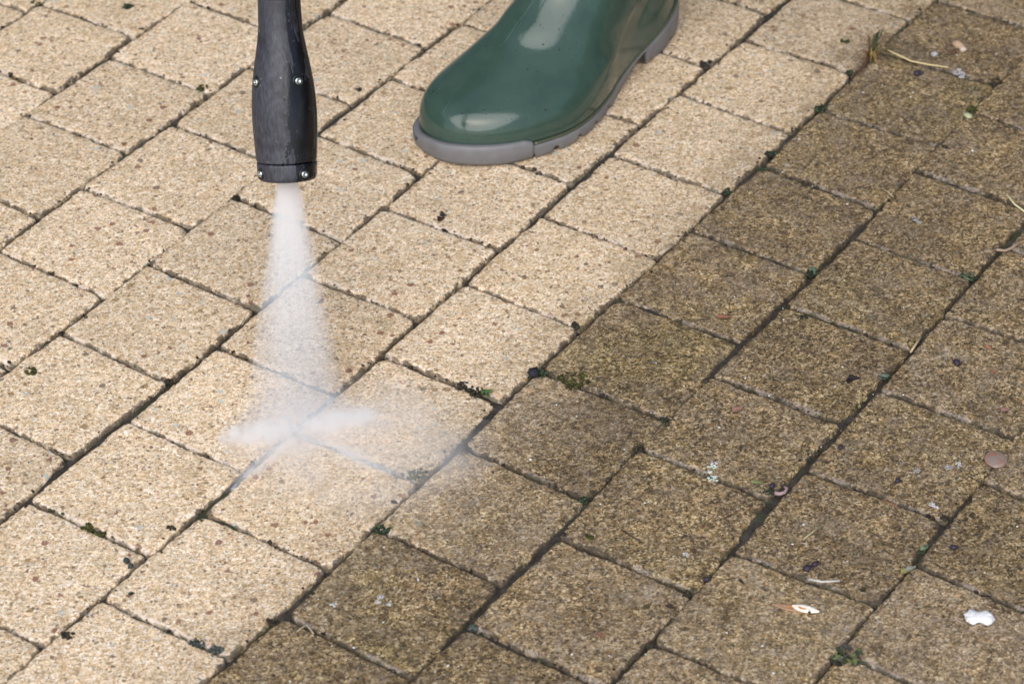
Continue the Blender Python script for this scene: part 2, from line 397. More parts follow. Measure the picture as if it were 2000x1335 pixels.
rng = random.Random(11); EDGES = []
for rec in STONES:
    r, j = rec[:2]; c = [(rec[2 + 2 * k] * .001, rec[3 + 2 * k] * .001) for k in range(4)]
    me = with_attrs(*stone_mesh(c, rng, lower_spill=.46 if r == 1 else 0, upper_spill={0: -.25, 1: -.50, 2: -.55, 3: -.2}.get(j, -.08) if r == 0 else 0, dirty_side=r <= 0))
    o = link("paving_stone", me, stone_mat, pavement)
    cx = sum(p[0] for p in c) / 4; cy = sum(p[1] for p in c) / 4
    if r >= 1:
        gm = .05 + .30 * max(0, min(1, (cx - .02) / .28)) * max(0, min(1, (cy + .05) / .4)) + rng.uniform(-.03, .05)
        o["grime"] = max(0, gm); o["olive"] = .3
        tag(o, "washed pale sandy paving stone")
    else:
        o["grime"] = FIX_GRIME.get((r, j), rng.uniform(.93, 1.0) - (.10 if cx > .0 and cy < -.28 else 0)); o["olive"] = FIX_OLIVE.get((r, j), rng.uniform(0, .45))
        tag(o, "grimy brown unwashed paving stone")
    o["tone"] = rng.uniform(.91, 1.04) + (.05 if cx > .12 and cy < -.25 else 0) - (.06 if (r, j) in ((0, 2), (0, 3), (-1, 3)) else 0)
    for k in range(4): EDGES.append((Vector((*c[k], 0)), Vector((*c[(k + 1) % 4], 0)), r, k))

# the paving goes on around the view
seen = [Vector((sum(s[2::2]) / 4000, sum(s[3::2]) / 4000, 0)) for s in STONES]
vs, fs, ed, spl, lp = [], [], [], [], []
DU, DV = .106, .10756
v_base = 8.2878 * PITCH_M
STAG = {-3: 11.644, -2: 11.097, -1: 10.591, 0: 9.981, 1: 9.501, 2: 8.947, 3: 10.421, 4: 10.923, 5: 12.402, 6: 13.728}
inside_keys = {s[:2] for s in STONES}
for r in range(-13, 20):
    s0 = STAG.get(r, 11 + (.5 if r % 2 else 0))
    for j in range(-28, 28):
        if (r, j) in inside_keys: continue
        cs = []
        for du, dv in ((0, -1), (1, -1), (1, 0), (0, 0)):
            p = UAX * ((s0 + j + du) * DU) + VAX * (v_base + (r + dv) * DV); cs.append((p.x, p.y - 1.6638))
        ce = Vector((sum(p[0] for p in cs) / 4, sum(p[1] for p in cs) / 4, 0))
        if ce.length > 1.75 or any((ce - q).length < .075 for q in seen): continue
        a, b, c_, d_, e_ = stone_mesh(cs, rng, 36, 0, False)
        k = len(vs); vs += a; fs += [tuple(i + k for i in f) for f in b]; ed += c_; spl += [0.0 if r >= 1 else 1.6] * len(a); lp += e_
pf = link("paving_field", with_attrs(vs, fs, ed, spl, lp), stone_mat, pavement); pf["kind"] = "stuff"; pf["grime"] = .05; pf["olive"] = .3; pf["tone"] = 1.0

# unseen leafy screen, added to block the far sky and darken the boot's reflections
rng = random.Random(3); hv, hf = [], []
for q in range(16000):
    az = rng.uniform(-2.0, 2.0); el = interp(abs(az), [(0, R(77)), (.5, R(72)), (1.0, R(58)), (1.5, R(38)), (2.0, R(20))])
    el *= 1 + .10 * noise.noise(Vector((az * 5, 1.7, 0))) + .05 * noise.noise(Vector((az * 19, 4.2, 0)))
    d = rng.uniform(1.25, 1.7); z = 1.45 * math.tan(min(el, R(78))) * (rng.random() ** .8)
    c = Vector((.05 + d * math.sin(az), .30 + d * math.cos(az), z)); s = rng.uniform(.03, .07)
    a = Vector((rng.gauss(0, 1), rng.gauss(0, 1), rng.gauss(0, 1))).normalized(); b = a.orthogonal().normalized()
    k = len(hv); hv += [c - a * s, c + b * s * .6, c + a * s, c - b * s * .6]; hf.append((k, k + 1, k + 2, k + 3))
tag(link("added_reflection_foliage", mesh_of("added_reflection_foliage", hv, hf), plain("added_dark_leaves", (.035, .060, .022), .6, .3, .4, 6), None, False), "dark evergreen hedge foliage beyond the paving", None, "stuff")

def frame(x, y, z, o):
    m = Matrix((x, y, z)).transposed().to_4x4(); m.translation = o; return m

# ------------------------------------------------------------------ the rubber boot
BO = Vector((-.0711, .2502, 0)); BA = R(227)
BD = Vector((math.cos(BA), math.sin(BA), 0)); BN = Vector((-BD.y, BD.x, 0))      # towards the toe; towards the camera's side
boot = bpy.data.objects.new("rubber_boot", None); COL.objects.link(boot)
boot.matrix_world = frame(BD, BN, Vector((0, 0, 1)), BO + Vector((0, 0, .0012)))
tag(boot, "glossy wet green rubber boot with a grey ridged sole, standing on the washed stones", "rubber boot")

SOLE = [(.0035, .008), (.001, -.008), (-.010, -.0215), (-.035, -.031), (-.07, -.035), (-.10, -.034), (-.14, -.029), (-.18, -.027), (-.22, -.030), (-.26, -.031),
        (-.287, -.023), (-.299, -.004), (-.297, .011), (-.281, .027), (-.254, .0385), (-.228, .043), (-.20, .048), (-.17, .058), (-.15, .067), (-.122, .0762), (-.10, .080),
        (-.083, .0798), (-.07, .0772), (-.054, .0725), (-.042, .0675), (-.027, .059), (-.014, .048), (-.003, .034), (.003, .020)]
NB = 420
OUT = spline(SOLE, NB)
def inset(P, d):
    n = len(P); o = []
    for k in range(n):
        t = (P[(k + 1) % n] - P[k - 1]).normalized(); o.append(P[k] + Vector((t.y, -t.x, 0)) * -d)
    return o
area = sum(OUT[k].x * OUT[(k + 1) % NB].y - OUT[(k + 1) % NB].x * OUT[k].y for k in range(NB))
if area < 0: OUT.reverse()

def sole_top(a, y=.05):   # height of the line where grey sole meets green upper
    return -.0030 * max(0, min(1, -y / .03 + .3)) * max(0, min(1, (a + .12) / .06)) + interp(a, [(-.30, .0325), (-.275, .0275), (-.25, .0225), (-.235, .0190), (-.21, .0150), (-.17, .0118), (-.14, .0112), (-.10, .0118), (-.06, .0125), (.01, .0135)])
def sole_low(a):
    return interp(a, [(-.2215, 0), (-.2205, .0130), (-.205, .0105), (-.19, .0058), (-.172, .0012), (-.160, 0)]) if -.2215 < a < -.160 else 0
NOTCH = [-.050, -.072, -.098, -.122, -.1455, -.262]
def notch(a, y):
    if y < .012: return 0
    return max((.0052 * max(0, 1 - ((a - c) / .0045) ** 2) for c in NOTCH), default=0)

sole_mat = plain("grey_rubber", (.152, .154, .162), .50, .4, .24, 120, .0003)
loops = []
for f, ins in ((0, .0035), (.0, .0012), (.10, .0002), (.35, -.0004), (.75, -.0002), (.97, .0004), (1.0, .0016)):
    L = inset(OUT, ins); row = []
    for k, p in enumerate(L):
        a = OUT[k].x; lo = sole_low(a) + notch(a, OUT[k].y); hi = sole_top(a, OUT[k].y)
        row.append(Vector((p.x, p.y, lo + (hi - lo) * f)))
    loops.append(row)
loops.append([Vector((p.x * .9 - .015, p.y * .9, sole_top(OUT[k].x, OUT[k].y))) for k, p in enumerate(inset(OUT, .004))])
mb = MB(); mb.add(*rings(loops)); sole = mb.build("sole", sole_mat, boot)
# the raised guard of the sole round the toe
def guard_h(k):
    a, y = OUT[k].x, OUT[k].y
    lim = -.0515 if y > .01 else -.135
    return .0245 if a > lim else None
idx = [k for k in range(NB) if guard_h(k)]
st = next(k for k in idx if (k - 1) % NB not in idx); seq = [(st + i) % NB for i in range(len(idx))]
i0, i1, i2 = inset(OUT, -.0017), inset(OUT, -.0008), inset(OUT, .006)
mb = MB(); cs = []
i3 = inset(OUT, .0014)
for j, k in enumerate(seq):
    e = min(j, len(seq) - 1 - j); y_ = OUT[k].y; top = interp(y_, [(-.035, .0112), (-.012, .0130), (.015, .0165), (.04, .0185), (.08, .0185)]) * min(1, .88 + e * .03); f = min(1, e / 9)
    g = [i3[k].lerp(i0[k], f * .55), i1[k].lerp(i0[k], f), i0[k], i1[k]]
    cs.append([Vector((g[0].x, g[0].y, .0012)), Vector((g[1].x, g[1].y, .0040)), Vector((g[2].x, g[2].y, .0105)), Vector((g[2].x, g[2].y, top - .0035)), Vector((g[3].x, g[3].y, top - .0008)),
               Vector((OUT[k].x, OUT[k].y, top)), Vector((i2[k].x, i2[k].y, top - .0005)), Vector((i2[k].x, i2[k].y, .0012))])
mb.add(*rings(cs)); mb.build("toe_guard", sole_mat, sole)

# upper: horizontal slices from the sole up to the top of the shaft
AF = [(.010, -.0005), (.022, -.0015), (.030, -.0040), (.038, -.0100), (.046, -.026), (.053, -.0445), (.060, -.0645), (.067, -.0830), (.076, -.0960), (.087, -.114), (.10, -.130), (.118, -.1455), (.14, -.156), (.17, -.163), (.21, -.166), (.28, -.164), (.345, -.160)]
AB = [(.010, -.296), (.035, -.297), (.06, -.296), (.09, -.291), (.13, -.286), (.18, -.289), (.25, -.298), (.345, -.303)]
KW = [(.010, .975), (.024, .99), (.032, .975), (.040, .93), (.050, .825), (.060, .755), (.075, .71), (.10, .68), (.14, .70)]
MX = [(.042, 0.0), (.075, .30), (.105, .72), (.135, 1.0)]
EW = [(.08, .036), (.14, .0370), (.20, .043), (.27, .052), (.345, .058)]
CEN = [(.01, 0), (.05, -.003), (.10, -.006), (.14, -.004)]
amin, amax = min(p.x for p in OUT), max(p.x for p in OUT)
kf = max(range(NB), key=lambda k: OUT[k].x)
ORD = [OUT[(kf + i) % NB] for i in range(NB)]
kb = min(range(NB), key=lambda i: ORD[i].x)
def slice_at(z, off=0.0, n=96):
    af, ab = interp(z, AF), interp(z, AB); k = interp(z, KW); m = interp(z, MX); ew = interp(z, EW); row = []
    for i in range(n):
        if i < n // 2: q = ORD[0].lerp(ORD[0], 0); s = i / (n / 2) * kb
        else: s = kb + (i - n / 2) / (n / 2) * (NB - kb)
        j = int(s) % NB; p = ORD[j].lerp(ORD[(j + 1) % NB], s - int(s))
        u = (p.x - amin) / (amax - amin)
        xa = ab + (af - ab) * u; fu = max(0, min(1, (u - .12) / .5)); fu = fu * fu * (3 - 2 * fu); ya = (p.y - .010) * (1 + (k - 1) * fu) + .010 + interp(z, CEN)
        th = 2 * math.pi * i / n
        sgn = 1 if area > 0 else 1
        ca = math.cos(th); sa = math.sin(th)
        xe = (af + ab) / 2 + (af - ab) / 2 * math.copysign(abs(ca) ** .92, ca); ye = .006 + ew * math.copysign(abs(sa) ** (1.0 if ca < 0 else 1 + .22 * max(0, min(1, (.19 - z) / .06))), sa) * (1 if ORD[NB // 4].y > 0 else -1)
        row.append(Vector((xa + (xe - xa) * m, ya + (ye - ya) * m, z)))
    row = resample(row, n)
    # resample starts at the toe point, so the columns of the slices line up
    if off: row = inset(row, off)
    return row
t = NT("green_rubber"); p = t.node("TexCoord").outputs["Object"]
n1 = t.noise(p, 26, 3); n2 = t.noise(p, 900, 2); n3 = t.noise(p, 130, 5, .7, 1.5)
c = t.mix(t.step(n1, .35, .65), (.031, .062, .049), (.040, .074, .059))
scr = t.node("TexWave", wave_type='BANDS', bands_direction='DIAGONAL'); t.put(scr.inputs["Vector"], p); scr.inputs["Scale"].default_value = 9; scr.inputs["Distortion"].default_value = 38; scr.inputs["Detail"].default_value = 4; scr.inputs["Detail Scale"].default_value = 3
line = t.step(scr.outputs["Fac"], .992, 1.0)
c = t.mix(t.math('MULTIPLY', line, .10), c, (.12, .17, .145))
c = t.mix(t.math('MULTIPLY', t.step(n3, .62, .70), .08), c, (.08, .11, .085))
spk = t.vor(p, 190); c = t.mix(t.math('MULTIPLY', t.math('LESS_THAN', spk[1], .02), t.math('LESS_THAN', spk[0], .16)), c, (.03, .022, .015))
t.put(t.b.inputs["Base Color"], c)
t.put(t.b.inputs["Roughness"], t.math('MULTIPLY_ADD', t.step(n3, .5, .75), .06, .06)); t.b.inputs["Specular IOR Level"].default_value = .5
bead = t.vor(p, 235); bm = t.math('MULTIPLY', t.math('LESS_THAN', bead[1], .42), t.step(bead[0], t.math('MULTIPLY_ADD', bead[2], .16, .06), 0.0))
t.put(t.b.inputs["Normal"], t.bump(bm, .0012, .9, t.bump(t.math('ADD', t.math('MULTIPLY', n2, .075), t.math('MULTIPLY', n3, .13)), .0010, .5)))
green = t.m
zs = [.0105, .014, .018, .022, .026, .029, .032, .035, .038, .041, .044, .047, .050, .0525, .055, .0575, .060, .0625, .065, .068, .0715, .075, .079, .083, .0875, .092, .097, .102, .108, .115, .122, .130, .140, .152, .166, .182, .20, .225, .25, .28, .31, .345]
def shaped(z):
    """A slice of the upper: nothing of it stands out over the top of the sole, and the top of the vamp has the mould's ridge."""
    row = slice_at(z); out = []
    for i, q in enumerate(row):
        zz = z
        if z < .045: zz = max(z, sole_top(max(-.30, min(.01, q.x)), q.y) - .0015 + (z - .0105) * .42)
        w = .0005 * noise.noise(q * 18)
        out.append(Vector((q.x, q.y, zz)) + Vector((q.x + .2, q.y - .006, 0)).normalized() * w)
    return out
loops = [shaped(z) for z in zs]
inner = [inset(loops[-1], .0012), inset(slice_at(.343), .0028), inset(slice_at(.30), .003), inset(slice_at(.2), .003), inset(slice_at(.1), .004)]
for q in inner[0]: q.z = .3465
vs, fs = rings(loops + inner, True, True)
mb = MB(); mb.add(vs, fs); upper = mb.build("upper", green, boot)
md = upper.modifiers.new("soft", 'SUBSURF'); md.levels = 1; md.render_levels = 1
# brownish welt line between upper and sole, and the mould seam down the front
mb = MB(); cs = []
W0, W1 = inset(OUT, -.0004), inset(OUT, .0022)
for k in range(NB):
    if guard_h(k): continue
    cs.append(k)
stw = next(k for k in cs if (k - 1) % NB not in cs); seqw = [(stw + i) % NB for i in range(len(cs))]
pts = [Vector((inset(OUT, .0014)[k].x, inset(OUT, .0014)[k].y, sole_top(OUT[k].x) + .0011)) for k in seqw[::2]]
tube(mb, pts, .0013, 8); mb.build("welt", plain("welt_rubber", (.060, .070, .040), .35, .5, .2, 120), upper)
mb = MB(); pts = []
for z in [z for z in zs if .034 < z < .30]:
    row = shaped(z); q = row[0]; pts.append(q + Vector((-.0001, 0, 0)))
tube(mb, pts, .00045, 6); mb.build("mould_seam", green, upper)

# ------------------------------------------------------------------ the pressure washer lance
NOZ = at(562, 350, .158); IMP = at(580, 838, 0)
JET = (IMP - NOZ).normalized()
LAX = (at(545, 0, .158 + .1135) - NOZ).normalized()      # up the lance
LS = LAX.cross(fwd).normalized(); LS = LS if LS.dot(rt) > 0 else -LS
LF = LS.cross(LAX); LF = LF if LF.dot(fwd) < 0 else -LF       # the side that faces the camera
lance = bpy.data.objects.new("pressure_washer_lance", None); COL.objects.link(lance)
lance.matrix_world = frame(LS, LF, LAX, NOZ)
tag(lance, "black plastic pressure washer lance with a scuffed bulbous nozzle head, spraying water", "pressure washer lance")
PX = .000361
t = NT("black_plastic"); p = t.node("TexCoord").outputs["Object"]
mp = t.node("Mapping"); t.put(mp.inputs[0], p); mp.inputs["Scale"].default_value = (1, 1, .25)
n1 = t.noise(p, 38, 4, .6, .6); n2 = t.noise(mp.outputs[0], 620, 4, .75); n3 = t.noise(mp.outputs[0], 50, 5, .66, .8); n4 = t.noise(p, 1500, 2)
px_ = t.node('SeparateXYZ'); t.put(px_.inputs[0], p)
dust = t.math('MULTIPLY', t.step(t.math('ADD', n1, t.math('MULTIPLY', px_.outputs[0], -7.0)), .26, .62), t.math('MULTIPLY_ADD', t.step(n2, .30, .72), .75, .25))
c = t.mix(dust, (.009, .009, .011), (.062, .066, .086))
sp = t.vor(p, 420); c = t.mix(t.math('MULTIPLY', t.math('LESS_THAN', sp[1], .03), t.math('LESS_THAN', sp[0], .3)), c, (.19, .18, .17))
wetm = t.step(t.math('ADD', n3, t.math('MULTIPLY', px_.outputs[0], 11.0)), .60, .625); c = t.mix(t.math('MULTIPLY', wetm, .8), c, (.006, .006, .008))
t.put(t.b.inputs["Base Color"], c)
t.put(t.b.inputs["Roughness"], t.mix(wetm, (.52,) * 3, (.12,) * 3))
t.b.inputs["Specular IOR Level"].default_value = .4
t.put(t.b.inputs["Normal"], t.bump(t.math('ADD', t.math('MULTIPLY', n2, .4), t.math('MULTIPLY', wetm, .6)), .0004, .8))
black = t.m
def lathe(mb, prof, n=72, squash=1.0):
    loops = [[Vector((r * math.cos(2 * math.pi * k / n), r * squash * math.sin(2 * math.pi * k / n), s)) for k in range(n)] for s, r in prof]
    vs, fs = rings(loops, False, False); mb.add(vs, fs)
HEAD = [(38, 57.6), (39, 58.7), (42, 59.2), (60, 60.4), (90, 62.2), (115, 63.0), (135, 63.0), (160, 62.0), (185, 59.8), (210, 56.4), (235, 52.2), (258, 48.0), (280, 44.6), (300, 42.6), (325, 41.6), (352, 41.2)]
prof = [(36.6 * PX, 52 * PX)]
for i in range(len(HEAD) - 1):
    for q in range(4): s = HEAD[i][0] + (HEAD[i + 1][0] - HEAD[i][0]) * q / 4; prof.append((s * PX, interp(s, HEAD) * PX))
prof.append((352 * PX, 41.2 * PX)); prof.append((353.5 * PX, 38 * PX))
mb = MB(); lathe(mb, prof); head = mb.build("nozzle_head", black, lance)
mb = MB(); lathe(mb, [(340 * PX, 39.8 * PX)] + [(s * PX, r * PX) for s, r in ((354.5, 39.9), (400, 39.8), (600, 39.5), (1200, 39.5), (1900, 39.5), (1910, 36), (1912, 0.5))]); mb.build("lance_tube", black, lance)
mb = MB(); lathe(mb, [(s * PX, r * PX) for s, r in ((12, 17), (2, 19), (0, 34), (0, 49), (1.2, 53.5), (4, 56.4), (9, 57.8), (16, 58.2), (30, 58.8), (34, 58.7), (35.5, 57.6), (35.6, 52))]); ring_ = mb.build("end_ring", black, lance)
mb = MB(); lathe(mb, [(s * PX, r * PX) for s, r in ((3, 19.0), (40, 17.5), (41, .5))]); mb.build("bore", plain("bore_dark", (.008, .008, .009), .6), ring_)
# the seam of the two half shells
mb = MB()
a = R(-16)
pts = [Vector((math.cos(a) * (r * PX + .00003), -math.sin(a) * (r * PX + .00003), s * PX)) for s, r in HEAD]
tube(mb, pts, .00032, 6); mb.build("shell_seam", plain("seam_dark", (.006, .006, .007), .5), head)
tq = NT("screw_steel"); tq.b.inputs["Metallic"].default_value = 1; tq.b.inputs["Base Color"].default_value = (.50, .58, .56, 1); tq.b.inputs["Roughness"].default_value = .33
collar_mat = plain("screw_well", (.010, .010, .011), .35)
def screw(s_px, ang, parent):
    r = interp(s_px, HEAD + []) * PX if s_px > 38 else 58.4 * PX
    d = Vector((math.sin(ang), math.cos(ang), 0)); pos = d * r + Vector((0, 0, s_px * PX))
    u = Vector((0, 0, 1)); v = d.cross(u)
    def disc(prof, n=20, star=0):
        return [[pos + d * h * .9 + .86 * (u * math.cos(2 * math.pi * k / n) + v * math.sin(2 * math.pi * k / n)) * (rr * (1 - star * (k % 2))) for k in range(n)] for rr, h in prof]
    mb = MB(); mb.add(*rings(disc(((.0052, -.0012), (.0048, .0005), (.0036, .0006), (.0034, -.0006)))))
    b = mb.build("screw_boss", collar_mat, parent)
    mb = MB(); mb.add(*rings(disc(((.0030, -.001), (.0030, .0006), (.0025, .0013), (.0014, .0015), (.0012, .0004), (.0003, .0003)))))
    mb.build("screw", tq.m, parent)
screw(195, R(-57), head); screw(197, R(34), head); screw(17, R(-58), ring_); screw(16, R(38), ring_)

# ------------------------------------------------------------------ the water
def vol_mat(name, build, col=(.70, .85, 1.0, 1)):
    m = bpy.data.materials.new(name); m.use_nodes = True; nt = m.node_tree; nt.nodes.remove(nt.nodes["Principled BSDF"])
    t = NT.__new__(NT); t.m = m; t.n = nt.nodes; t.l = nt.links; t.out = nt.nodes["Material Output"]
    pv = t.node("VolumeScatter"); pv.inputs["Color"].default_value = col; pv.inputs["Anisotropy"].default_value = 0.0
    co = t.node("TexCoord").outputs["Object"]; sx = t.node("SeparateXYZ"); t.put(sx.inputs[0], co)
    t.put(pv.inputs["Density"], build(t, co, sx.outputs)); t.l.new(pv.outputs[0], t.out.inputs["Volume"]); return m
FANL = (IMP - NOZ).length
FW = (at(700, 826) - at(470, 848)); FW = (FW - JET * FW.dot(JET)).normalized(); FT = JET.cross(FW)
spray = bpy.data.objects.new("water_spray", None); COL.objects.link(spray)
SPM = frame(FW, FT, JET, NOZ); spray.matrix_world = SPM
tag(spray, "white fan shaped jet of water mist shooting down from the black nozzle to the stones", "water spray")
HW0, HW1, TH0, TH1 = .0080, .043, .0080, .016
mb = MB(); ls = []
for i in range(13):
    z = -.0025 + (FANL + .0125) * i / 12; f = max(0, z) / FANL
    a, b = (HW0 + (HW1 - HW0) * f) * 1.12, (TH0 + (TH1 - TH0) * f) * 1.12
    ls.append([Vector((a * math.cos(2 * math.pi * k / 32), b * math.sin(2 * math.pi * k / 32), z)) for k in range(32)])
mb.add(*rings(ls))
def fan(t, co, s):
    f = t.math('MULTIPLY', s[2], 1 / FANL); hw = t.math('MULTIPLY_ADD', f, HW1 - HW0, HW0); th = t.math('MULTIPLY_ADD', f, TH1 - TH0, TH0)
    x = t.math('DIVIDE', s[0], hw); y = t.math('DIVIDE', s[1], th)
    q = t.math('SUBTRACT', 1.0, t.math('ADD', t.math('POWER', t.math('ABSOLUTE', x), 2.6), t.math('MULTIPLY', y, y)), clamp=True)
    cv = t.node("CombineXYZ"); t.put(cv.inputs[0], t.math('MULTIPLY', x, 7.0)); t.put(cv.inputs[1], t.math('MULTIPLY', y, 1.2)); t.put(cv.inputs[2], t.math('MULTIPLY', f, 2.2))
    n = t.noise(cv.outputs[0], 1.0, 4, .6)
    st = t.math('MULTIPLY_ADD', t.step(n, .25, .78), .45, .72)
    k = t.math('POWER', t.math('DIVIDE', HW0, hw), 1.78)
    return t.math('MULTIPLY', t.math('MULTIPLY', t.math('MULTIPLY', q, st), k), 680.0)
mb.build("jet", vol_mat("spray_mist", fan), spray)
# where the jet strikes: a low bright burst along the line of the fan, and a thin haze about it
iw = SPM.inverted()
def low_cloud(name, px_c, px_l, px_r, half_t, hgt, dens, seed, pw=1.0, fx=60, fy=60):
    a, b = at(*px_l), at(*px_r); u = (b - a); hl = u.length / 2; u.normalize(); v = Vector((0, 0, 1)).cross(u)
    mw = Matrix((u, v, Vector((0, 0, 1)))).transposed().to_4x4(); mw.translation = at(*px_c) + Vector((0, 0, .0012))
    ls = [[Vector((hl * r * math.cos(2 * math.pi * k / 28), half_t * r * math.sin(2 * math.pi * k / 28), z)) for k in range(28)] for z, r in ((-.001, 1), (hgt * .35, 1), (hgt * .8, .8), (hgt, .4))]
    mb = MB(); mb.add(*rings(ls))
    def d(t, co, s):
        x = t.math('MULTIPLY', s[0], 1 / hl); y = t.math('MULTIPLY', s[1], 1 / half_t); z = t.math('MULTIPLY', s[2], 1 / hgt)
        q = t.math('SUBTRACT', 1.0, t.math('ADD', t.math('MULTIPLY', x, x), t.math('MULTIPLY', y, y)), clamp=True)
        q = t.math('MULTIPLY', q, t.math('SUBTRACT', 1.0, z, clamp=True))
        va = t.node("CombineXYZ"); t.put(va.inputs[0], t.math('MULTIPLY_ADD', s[0], fx, seed)); t.put(va.inputs[1], t.math('MULTIPLY_ADD', s[1], fy, seed * 2)); t.put(va.inputs[2], t.math('MULTIPLY', s[2], fy))
        n = t.step(t.noise(va.outputs[0], 1.0, 4, .65), .30, .70)
        return t.math('MULTIPLY', t.math('POWER', t.math('MULTIPLY', q, t.math('MULTIPLY_ADD', n, 1.05, .10)), pw), dens)
    o = mb.build(name, vol_mat(name + "_mist", d, (.90, .955, 1.0, 1)), spray)
    o.matrix_parent_inverse = iw; o.matrix_basis = mw
low_cloud("splash", (508, 851), (412, 861), (592, 841), .0125, .0080, 760, 1.0, 1.3, 120, 55)
low_cloud("splash", (664, 826), (582, 842), (756, 809), .0115, .0080, 900, 3.0, 1.3, 120, 55)
low_cloud("splash", (535, 888), (440, 968), (612, 820), .0080, .005, 480, 7.0, 1.8, 60, 160)
low_cloud("splash", (685, 890), (565, 836), (805, 940), .0080, .005, 480, 9.0, 1.8, 60, 160)
low_cloud("spray_haze", (590, 850), (420, 872), (770, 826), .036, .014, 55, 4.0, 1.0, 38, 38)
low_cloud("spray_haze", (690, 885), (400, 905), (980, 875), .085, .022, 50, 5.0, 1.0, 22, 22)
# a film of water running off through the joints at the strike
t = NT("running_water"); p = t.node("NewGeometry").outputs["Position"]
n = t.noise(p, 140, 3, .6, .5)
t.put(t.b.inputs["Base Color"], t.mix(t.step(n, .45, .65), (.085, .095, .115), (.42, .47, .55)))
t.b.inputs["Roughness"].default_value = .10; t.b.inputs["IOR"].default_value = 1.33
t.put(t.b.inputs["Normal"], t.bump(n, .0015, .7))
mb = MB()
for path, w0 in (([(452, 955), (480, 925), (515, 895), (548, 868), (575, 848)], .0022), ([(582, 848), (620, 862), (665, 880), (715, 900), (770, 922)], .0024), ([(580, 842), (605, 818), (630, 793), (650, 772)], .0017)):
    P = [at(*q) for q in path]; L, Rr = [], []
    for i, q in enumerate(P):
        d = (P[min(i + 1, len(P) - 1)] - P[max(i - 1, 0)]).normalized(); nn = Vector((-d.y, d.x, 0)); ww = w0 * (.55 + .45 * math.sin(math.pi * (i + .6) / len(P)))
        L.append(q + nn * ww + Vector((0, 0, -.0009))); Rr.append(q - nn * ww + Vector((0, 0, -.0009)))
    k = len(P); mb.add(L + Rr + [v - Vector((0, 0, .003)) for v in L + Rr], [(i, i + k, i + k + 1, i + 1) for i in range(k - 1)] + [(2 * k + i, 2 * k + i + 1, 3 * k + i + 1, 3 * k + i) for i in range(k - 1)]
        + [(i, i + 1, 2 * k + i + 1, 2 * k + i) for i in range(k - 1)] + [(k + i, 3 * k + i, 3 * k + i + 1, k + i + 1) for i in range(k - 1)])
tag(mb.build("water", t.m), "thin film of water running in the joints where the jet strikes", None, "structure")

# ------------------------------------------------------------------ moss, soil and grit (nobody could count these)
rng = random.Random(5)
tint_mat = tinted("crumb", .85, .25, .3, 900)
moss_mat = tinted("moss_cushion", .9, .2, .45, 1200)
MOSS = [(1585, 533, 11, 1), (1725, 737, 10, 1), (1893, 541, 16, 1), (1603, 212, 12, 1), (1505, 300, 12, 1), (1660, 142, 9, 1), (1056, 728, 14, 1), (1120, 742, 34, 2), (930, 765, 24, 0), (905, 752, 14, 0),
        (745, 1035, 20, 1), (815, 925, 22, 2), (905, 875, 16, 0), (385, 1255, 16, 3), (420, 1268, 13, 3), (250, 12, 12, 1), (70, 8, 12, 2), (395, 172, 12, 2), (535, 1215, 14, 0), (925, 1225, 9, 3),
        (1140, 975, 12, 1), (1245, 880, 14, 0), (1300, 820, 9, 1), (1650, 82, 9, 2), (1900, 215, 12, 2), (1945, 160, 16, 0), (1490, 330, 8, 1), (130, 1240, 18, 0), (60, 725, 14, 2), (170, 1030, 14, 2),
        (195, 1040, 10, 2), (1420, 375, 9, 1), (1845, 288, 8, 0), (1500, 960, 11, 1), (1690, 1155, 9, 0), (1800, 1075, 7, 1), (1640, 1290, 20, 0), (1845, 1010, 10, 0), (330, 745, 10, 0), (1125, 635, 12, 0),
        (700, 175, 8, 0), (460, 385, 10, 0), (335, 1030, 12, 0), (255, 1160, 6, 1), (1340, 1160, 12, 0), (1270, 1260, 8, 0), (1570, 620, 8, 1), (1535, 598, 9, 0), (1150, 1050, 6, 2)]
MC = [[(.024, .020, .016), (.045, .038, .026), (.03, .03, .018)], [(.030, .050, .026), (.048, .075, .038), (.020, .026, .016), (.03, .028, .02)], [(.045, .05, .014), (.065, .07, .02), (.03, .03, .012)], [(.045, .055, .05), (.07, .085, .075)]]
mb = MB()
for x, y, rad, kind in MOSS:
    rad *= .8 if kind else .62
    for k in range(int(8 + rad * 3.6)):
        a = rng.uniform(0, 6.28); r = rad * math.sqrt(rng.random())
        p = at(x + r * 1.25 * math.cos(a), y + r * .62 * math.sin(a), 0)
        g = rng.uniform(.0006, .0016)
        blob(mb, (p.x, p.y, -.0018 + rng.uniform(0, .0026)), g, rng.uniform(.7, 1.4), rng.uniform(.7, 1.2), rng.uniform(.6, 1.1), .35, rng.choice(MC[kind]), rng)
mo = tag(mb.build("moss", moss_mat), "small green and blackish moss cushions in the stone joints", None, "stuff")

mb = MB()
for (a, b, r, k) in EDGES:
    n = int(13 if r >= 1 else 18); L = (b - a).length; d = (b - a).normalized(); nn = Vector((-d.y, d.x, 0)); sd_ = rng.uniform(0, 50)
    for q in range(n):
        s = rng.random()
        dens = noise.noise(Vector((s * 5.0, sd_, r * 3.3 + k)))
        if dens < .02: continue
        p = a + d * (s * L) + nn * (rng.gauss(0, .0016) + .0004)
        sz = rng.choice((.0005, .0006, .0008, .0011)) * rng.uniform(.7, 1.3) * (1.35 if dens > .3 else 1)
        c = rng.choice(((.018, .015, .012), (.03, .024, .017), (.045, .036, .026), (.05, .055, .02), (.08, .062, .045)))
        blob(mb, (p.x, p.y, rng.uniform(-.0018, .0006)), sz, rng.uniform(.8, 1.6), 1, .8, .35, c, rng)
tag(mb.build("soil_crumbs", tint_mat), "dark crumbs of soil along the joints", None, "stuff")

